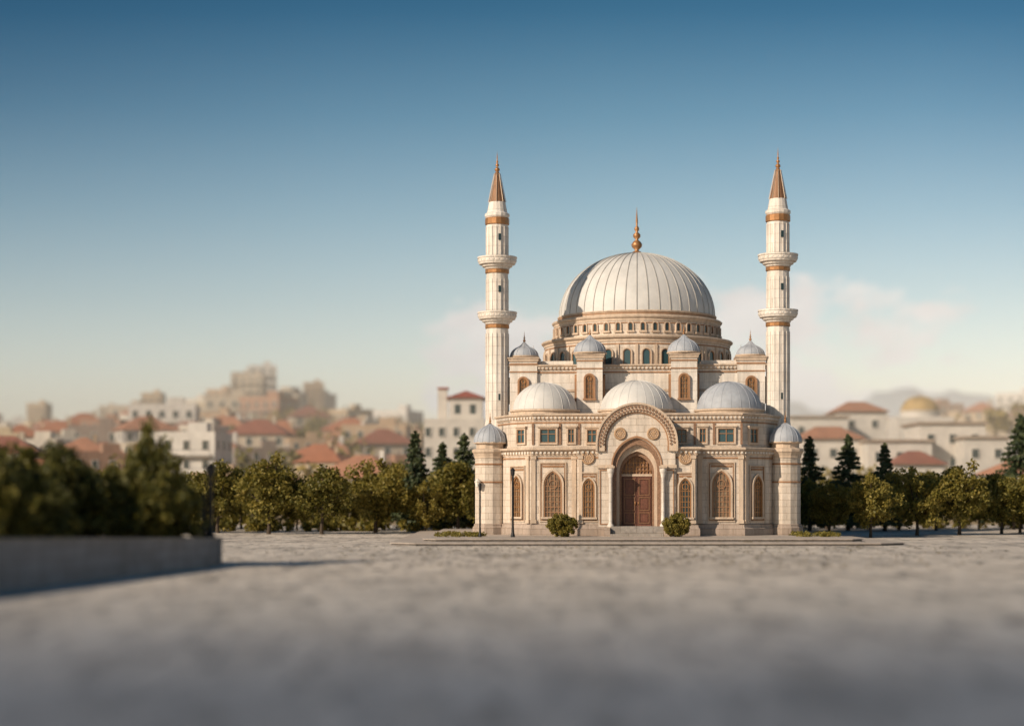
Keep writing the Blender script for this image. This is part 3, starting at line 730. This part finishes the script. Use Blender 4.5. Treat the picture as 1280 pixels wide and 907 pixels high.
# haze
G=Geo(); box(G,-900,900,150,800,-1,44,'glass'); hz=G.build('haze_air')
m=bpy.data.materials.new('haze'); m.use_nodes=True; nt=m.node_tree; nt.nodes.clear()
o=N(nt,'ShaderNodeOutputMaterial'); v=N(nt,'ShaderNodeVolumeScatter'); v.inputs['Color'].default_value=(1,.91,.78,1); v.inputs['Density'].default_value=.0018; v.inputs['Anisotropy'].default_value=-.38
nt.links.new(v.outputs[0],o.inputs['Volume']); hz.data.materials[0]=m

# ---------------------------------------------------------------- world
w=bpy.data.worlds.new('World'); scene.world=w; w.use_nodes=True; nt=w.node_tree; bg=nt.nodes['Background']
sky=N(nt,'ShaderNodeTexSky',sky_type='NISHITA'); sky.sun_disc=False; sky.sun_elevation=SUN_E
sky.sun_rotation=math.atan2(-SUN_T.x,-SUN_T.y)%(2*math.pi); sky.air_density=1.0; sky.dust_density=1.0; sky.ozone_density=1.5
tc=N(nt,'ShaderNodeTexCoord'); sp=N(nt,'ShaderNodeSeparateXYZ'); nt.links.new(tc.outputs['Generated'],sp.inputs[0])
K=2.2
grad=ramp(nt,sp.outputs[2],[(0,(2.15/K,1.6/K,1.3/K)),(.045,(2.0/K,1.6/K,1.36/K)),(.075,(1.6/K,1.42/K,1.26/K)),(.11,(1.2/K,1.18/K,1.08/K)),(.155,(.82/K,.96/K,.92/K)),(.21,(.44/K,.69/K,.72/K)),(.28,(.17/K,.39/K,.47/K))])
col=mix(nt,sky.outputs[0],grad,1.0,'MULTIPLY')
azs=ramp(nt,math_(nt,'ADD',sp.outputs[0],.5),[(.2,(.66,.74,.80)),(.40,(.95,.97,.98)),(.55,(1.05,1.04,1.02)),(.72,(1,1,1)),(.82,(.78,.84,.88))])
hi=ramp(nt,sp.outputs[2],[(.06,0),(.22,1)])
col=mix(nt,col,azs,hi,'MULTIPLY')
cv=N(nt,'ShaderNodeMapping'); cv.inputs['Scale'].default_value=(1,1,1.9); cv.inputs['Location'].default_value=(.13,.3,.02); nt.links.new(tc.outputs['Generated'],cv.inputs['Vector'])
cn=noise(nt,cv.outputs[0],15,9,.6)
band=ramp(nt,sp.outputs[2],[(0,.7),(.05,1.0),(.10,.9),(.122,.6),(.145,0)])
az=ramp(nt,math_(nt,'ADD',sp.outputs[0],.5),[(.41,0),(.455,.95),(.52,.85),(.6,1.0),(.72,1.0),(.80,.3)])
cm=math_(nt,'MULTIPLY',band,az)
thr=math_(nt,'ADD',cn,math_(nt,'MULTIPLY',math_(nt,'SUBTRACT',cm,1.0),.45))
cmask=ramp(nt,thr,[(.40,0),(.50,.9)])
csh=ramp(nt,noise(nt,cv.outputs[0],22,5),[(.35,(.86,.81,.78)),(.62,(1,.955,.90))])
sc2=N(nt,'ShaderNodeVectorMath',operation='SCALE'); sc2.inputs['Scale'].default_value=8.5/K; nt.links.new(csh,sc2.inputs[0])
col=mix(nt,col,sc2.outputs[0],cmask)
bg.inputs[1].default_value=.15
sc=N(nt,'ShaderNodeVectorMath',operation='SCALE'); sc.inputs['Scale'].default_value=K*.11/.15; nt.links.new(col,sc.inputs[0]); nt.links.new(sc.outputs[0],bg.inputs[0])

sun=bpy.data.lights.new('sun','SUN'); sun.energy=5.0; sun.angle=math.radians(.5); sun.color=(1,.83,.64)
so=bpy.data.objects.new('sun',sun); scene.collection.objects.link(so); so.location=(-40,0,60)
t=Vector((SUN_T.x*math.cos(SUN_E),SUN_T.y*math.cos(SUN_E),-math.sin(SUN_E))); so.rotation_euler=t.to_track_quat('-Z','Y').to_euler()

cam=bpy.data.cameras.new('camera'); co=bpy.data.objects.new('camera',cam); scene.collection.objects.link(co); scene.camera=co
co.location=(0,0,H); co.rotation_euler=(math.pi/2,0,0); cam.sensor_width=36; cam.lens=F/1280*36; cam.shift_y=(HY-453.5)/1280
cam.clip_end=15000; cam.dof.use_dof=True; cam.dof.focus_distance=112; cam.dof.aperture_fstop=.1
scene.view_settings.view_transform='Standard'; scene.view_settings.look='None'; scene.view_settings.exposure=0
